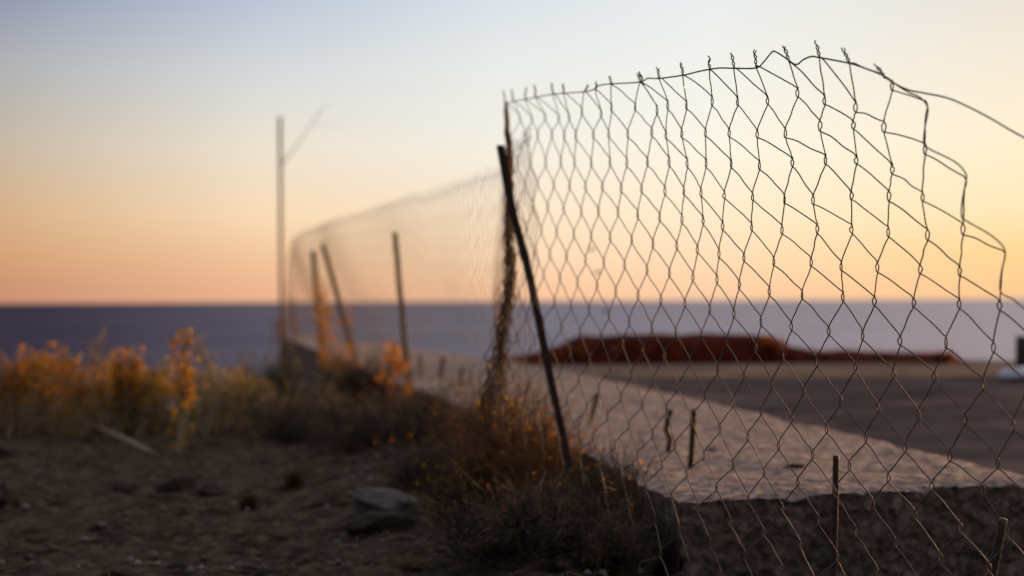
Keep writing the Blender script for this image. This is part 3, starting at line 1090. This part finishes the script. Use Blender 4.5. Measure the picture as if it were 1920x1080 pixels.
# shrub at the end of the weeds, in front of the wall end
b = P(502, 790, 12.0)
shrub('green_shrub', b, 0.34, 0.62, 130, 2600, 'dark olive green shrub at the right end of the weeds below the tall pole', 'shrub', 'leaf_green', lsize=0.022, tr=0.006)
b = P(455, 800, 10.5)
shrub('green_shrub', b, 0.32, 0.40, 100, 1500, 'low olive yellow shrub left of the dark green one', 'shrub', 'leaf_ochre', lsize=0.018, tr=0.005)

# dry bushes round the leaning post
BUSH = 'dry bushes along the wall'
b = P(985, 890, 4.55); b.z = ground_z(b.x, b.y)
shrub('dry_bush', b, 0.24, 0.42, 620, 1300, 'sunlit orange brown thorny bush at the foot of the leaning post', 'bush', 'leaf_rust', twigmat='twig_tan', lsize=0.0075, tr=0.0019, group=BUSH, lean=Vector((-0.15, 0, 0)))
b = P(925, 890, 4.8); b.z = ground_z(b.x, b.y)
shrub('dry_bush', b, 0.17, 0.52, 420, 900, 'brown bush left of the leaning post under the bunched mesh', 'bush', 'leaf_rust', twigmat='twig_tan', lsize=0.008, tr=0.0024, group=BUSH, lean=Vector((0.1, 0, 0)))
b = P(1085, 975, 3.95); b.z = ground_z(b.x, b.y)
shrub('dry_bush', b, 0.26, 0.15, 460, 160, 'dark tangled bush in front of the leaning post foot', 'bush', 'leaf_brown', lsize=0.008, tr=0.0022, group=BUSH)
b = P(1150, 930, 4.05); b.z = ground_z(b.x, b.y)
shrub('dry_bush', b, 0.14, 0.32, 240, 160, 'small bush with orange lit tips against the wall right of the post', 'bush', 'leaf_rust', lsize=0.008, tr=0.0020, group=BUSH)
b = P(1175, 1020, 3.62); b.z = ground_z(b.x, b.y)
shrub('dry_bush', b, 0.18, 0.16, 320, 120, 'dark bush between the wall corner and the fence bottom', 'bush', 'leaf_brown', lsize=0.009, tr=0.0022, group=BUSH)
b = P(1005, 1040, 3.85); b.z = ground_z(b.x, b.y)
shrub('dry_bush', b, 0.34, 0.13, 380, 300, 'flat spread of dark dry stems at the bottom middle', 'bush', 'leaf_brown', lsize=0.009, tr=0.0024, group=BUSH)
b = P(885, 1000, 4.5); b.z = ground_z(b.x, b.y)
shrub('dry_bush', b, 0.20, 0.17, 200, 500, 'low ochre bush right of the pale rock', 'bush', 'leaf_ochre', lsize=0.010, tr=0.0024, group=BUSH)
b = P(850, 890, 5.4); b.z = ground_z(b.x, b.y)
shrub('dry_bush', b, 0.34, 0.13, 260, 250, 'low dark dry scrub against the wall left of the bunched mesh', 'bush', 'leaf_brown', lsize=0.010, tr=0.003, group=BUSH)
b = P(720, 855, 6.9); b.z = ground_z(b.x, b.y)
shrub('dry_bush', b, 0.45, 0.12, 260, 300, 'dark scrub below the orange headed weed, beside the wall', 'bush', 'leaf_brown', lsize=0.011, tr=0.0035, group=BUSH)
b = P(600, 840, 7.7); b.z = ground_z(b.x, b.y)
shrub('dry_bush', b, 0.5, 0.16, 260, 350, 'dark scrub between the weeds and the wall', 'bush', 'leaf_brown', lsize=0.012, tr=0.0035, group=BUSH)

EDGE = [(1050, 880, 4.75, 0.16, 0.34, 260, 420, 'wispy bush hugging the wall edge just right of the post foot', 'leaf_rust', 'twig_tan'),
        (1115, 915, 4.20, 0.13, 0.27, 160, 80, 'grey twiggy bush on the wall edge between the post and the wall corner', 'leaf_brown', 'twig'),
        (1205, 985, 3.75, 0.11, 0.21, 150, 60, 'tangle of dark stems climbing the wall corner', 'leaf_brown', 'twig'),
        (1000, 850, 5.2, 0.20, 0.38, 320, 700, 'orange brown brush over the wall edge behind the leaning post', 'leaf_rust', 'twig_tan'),
        (900, 800, 6.3, 0.26, 0.36, 260, 140, 'dull brown brush over the wall edge behind the bunched mesh', 'leaf_brown', 'twig_tan'),
        (800, 770, 7.4, 0.30, 0.34, 200, 300, 'sparse dark brush at the wall edge right of the orange headed weed', 'leaf_brown', 'twig'),
        (690, 745, 9.4, 0.36, 0.40, 200, 300, 'dark brush at the wall edge under the tilted far posts', 'leaf_brown', 'twig')]
for px, py, d, rd, ht, nt_, nl, lab, lm, tm in EDGE:
    b = P(px, py, d)
    b.z = ground_z(b.x, b.y)
    shrub('dry_bush', b, rd, ht, nt_, nl, lab, 'bush', lm, twigmat=tm, lsize=0.009, tr=0.0022 + 0.0003 * (d - 4), group=BUSH)
# scrub added on the bank, its leaf colour painting the orange highlights
for px, py, d, lab in ((1446, 640, 11.75, 'added scrub painting the orange highlight on the shoulder of the red bank'), (1768, 664, 11.7, 'added scrub painting the orange highlight at the right tail of the red bank'),
                       (1075, 655, 11.75, 'added scrub painting the dull orange tinge on the left slope of the red bank')):
    b = P(px, py, d)
    b.z -= 0.05
    shrub('dry_bush', b, 0.12, 0.075, 60, 420, lab, 'bush', 'leaf_highlight', lsize=0.018, tr=0.003, group='added highlight scrub on the red bank')  # these dry_bush objects are added only to paint the orange highlights

# tufts
TUFT = 'dry grass tufts on the soil'


def tuft(px, py, w, h, n, label, m='straw', r=0.0018):
    b = on_ground(px, py)
    mb = MB()
    for i in range(n):
        a = RP.uniform(0, 6.283)
        b0 = b + Vector((RP.gauss(0, w * .2), RP.gauss(0, w * .2), -0.01))
        e = b0 + Vector((math.cos(a) * w * RP.random(), math.sin(a) * w * RP.random(), h * RP.uniform(0.3, 1)))
        mid = b0.lerp(e, 0.5) + Vector((0, 0, h * 0.2)) + jit(w * 0.08)
        mb.tube(crom([b0, mid, e], 3), [r, r, r, r * .8, r * .7, r * .5, r * .25], 3)
    return tag(mb.build('grass_tuft', M[m], loc=b), label, 'grass tuft', TUFT)


tuft(466, 958, 0.05, 0.075, 130, 'brown tuft left of the two tufts below the dark clods', 'leaf_brown')
tuft(552, 915, 0.055, 0.10, 130, 'taller ochre brown tuft between dark clods and pale rock', 'leaf_brown')
tuft(75, 1012, 0.07, 0.03, 90, 'flat pale straw tuft near the lower left corner', 'straw')
tuft(895, 1000, 0.06, 0.07, 120, 'ochre tuft nearest the pale rock on its right', 'leaf_ochre')
tuft(770, 1068, 0.08, 0.035, 140, 'pale straw tuft at the bottom edge below the pale rock', 'straw')
tuft(55, 955, 0.05, 0.03, 60, 'small straw tuft beside the dark rock at the left border', 'straw')
tuft(150, 872, 0.08, 0.03, 60, 'thin straw tuft under the fallen stick', 'straw')
tuft(640, 960, 0.06, 0.04, 70, 'sparse brown tuft left of the pale rock', 'leaf_brown')
tuft(300, 930, 0.09, 0.035, 70, 'sparse tuft at the left of the dark clods', 'leaf_brown')

# fallen stick
mb = MB()
pa, pb_, pc = on_ground(165, 812), on_ground(215, 828), on_ground(283, 858)
mb.tube(crom([pa + UP * 0.07, pb_ + UP * 0.035, pc + UP * 0.012], 5), [0.006] * 5 + [0.008] * 5 + [0.007], 7)
mb.tube([pb_ + UP * 0.035, pb_ + Vector((0.02, 0.0, 0.075))], [0.005, 0.002], 5)
tag(mb.build('fallen_stick', M['stalk'], loc=pc), 'pale dry stick lying on the soil in front of the weeds', 'stick')


# rocks
def rock(px, py, sx, sy, sz, label, m, seed, group='rocks on the soil', sink=0.25, loc=None, cat='rock'):
    b = on_ground(px, py) if loc is None else loc
    mb = MB()
    off = Vector((seed * 3.7, seed * 1.3, seed * 2.1))
    rr = random.Random(seed * 17 + 5)
    cuts = [Vector((rr.gauss(0, 1), rr.gauss(0, 1), rr.gauss(0.2, 0.8))).normalized() for _ in range(12)] + [Vector((rr.gauss(0, .18), rr.gauss(-0.1, .18), 1)).normalized()]
    lim = [rr.uniform(0.52, 0.8) for _ in cuts]

    def f(u, v):
        a, b_ = u * 2 * math.pi, (v - 0.5) * math.pi
        n_ = Vector((math.cos(a) * math.cos(b_), math.sin(a) * math.cos(b_), math.sin(b_)))
        k_ = 1.0
        for c_, l_ in zip(cuts, lim):
            dp = n_.dot(c_)
            if dp > l_:
                k_ = min(k_, l_ / dp)
        k_ *= 1 + 0.07 * noise.noise(n_ * 1.7 + off) + 0.05 * noise.noise(n_ * 6 + off)
        return b + Vector((n_.x * sx * k_, n_.y * sy * k_, sz * (n_.z * k_ + 1 - sink * 2)))
    mb.grid(f, 48, 28)
    ob = mb.build('rock', M[m], loc=b)
    return tag(ob, label, cat, group)


rock(728, 978, 0.15, 0.14, 0.062, 'large pale topped rock in the middle of the soil', 'rock', 1)
rock(715, 1012, 0.15, 0.08, 0.052, 'flat dark stone standing in for shade on the front of the large pale rock', 'rock_dark', 2)  # dark stone put in to stand for the rock's shaded front
rock(8, 958, 0.075, 0.08, 0.075, 'dark upright rock at the left border', 'rock_dark', 3)
rock(340, 915, 0.11, 0.07, 0.055, 'dark clod, biggest of the row behind the grass tufts', 'rock_dark', 4)
rock(395, 920, 0.075, 0.06, 0.035, 'dark clod at the right end of the clod row', 'rock_dark', 5)
rock(236, 915, 0.055, 0.05, 0.035, 'dark clod at the left end of the clod row', 'rock_dark', 6)
rock(8, 858, 0.06, 0.06, 0.04, 'small dark stone at the left border under the weeds', 'rock_dark', 7)
rock(190, 992, 0.020, 0.018, 0.014, 'small pale stone, left one of a pair on the soil', 'rock', 8)
rock(236, 994, 0.021, 0.018, 0.014, 'small pale stone, right one of a pair on the soil', 'rock', 9)
rock(70, 890, 0.034, 0.025, 0.016, 'small pale stone behind the dark upright rock', 'rock', 10)
rock(632, 1022, 0.022, 0.02, 0.014, 'small pale stone left of the flat dark stone', 'rock', 11)
rock(0, 0, 0.035, 0.022, 0.010, 'flat dark chip lying on the wall top', 'rock_dark', 12, loc=G(1488, 877, SLAB) , cat='stone chip', group='chips on the wall')
rock(0, 0, 0.020, 0.015, 0.010, 'sunlit pale chip behind the straight stake on the wall', 'rock', 13, loc=G(1335, 845, SLAB), cat='stone chip', group='chips on the wall')

# gravel
mb = MB()
for i in range(3600):
    y = 3.4 + 6.2 * RP.random() ** 1.2
    x = RP.uniform(-0.40 * y - 0.2, interp(LEFT, max(y, 3.55)) - 0.02)
    if noise.noise(Vector((x * 1.6, y * 1.6, 2))) + 0.5 * noise.noise(Vector((x * 5, y * 5, 4))) < RP.uniform(-0.35, 0.45):
        continue
    s = 0.0035 + 0.020 * RP.random() ** 5
    c_ = Vector((x, y, ground_z(x, y) + s * 0.3))
    b0 = len(mb.v)
    dv = [Vector((1, 0, 0)), Vector((0, 1, 0)), Vector((-1, 0, 0)), Vector((0, -1, 0)), Vector((0, 0, 0.7)), Vector((0, 0, -0.7))]
    rot = Matrix.Rotation(RP.uniform(0, 6.28), 3, 'Z') @ Matrix.Rotation(RP.uniform(-.5, .5), 3, 'X')
    for v in dv:
        mb.v.append(c_ + rot @ (v * s * RP.uniform(0.6, 1.3)))
    for a, b_ in ((0, 1), (1, 2), (2, 3), (3, 0)):
        mb.f.append((b0 + a, b0 + b_, b0 + 4))
        mb.f.append((b0 + b_, b0 + a, b0 + 5))
tag(mb.build('gravel', M['pebble']), 'small pebbles scattered over the dark soil', None, None, 'stuff')
mb = MB()
for i in range(2200):
    y = 3.4 + 6.4 * RP.random() ** 1.1
    x = RP.uniform(-0.40 * y - 0.2, interp(LEFT, max(y, 3.55)) - 0.03)
    c_ = Vector((x, y, ground_z(x, y) + 0.004))
    a = RP.uniform(0, 6.28)
    l_ = 0.012 + 0.075 * RP.random() ** 2
    dv = Vector((math.cos(a), math.sin(a), RP.uniform(-.05, .3))) * l_
    mb.tube([c_ - dv * 0.5, c_ + UP * 0.004, c_ + dv * 0.5], [0.0016, 0.0032, 0.0010], 3)
tag(mb.build('litter', M['straw']), 'bits of straw and broken stems strewn over the soil', None, None, 'stuff')
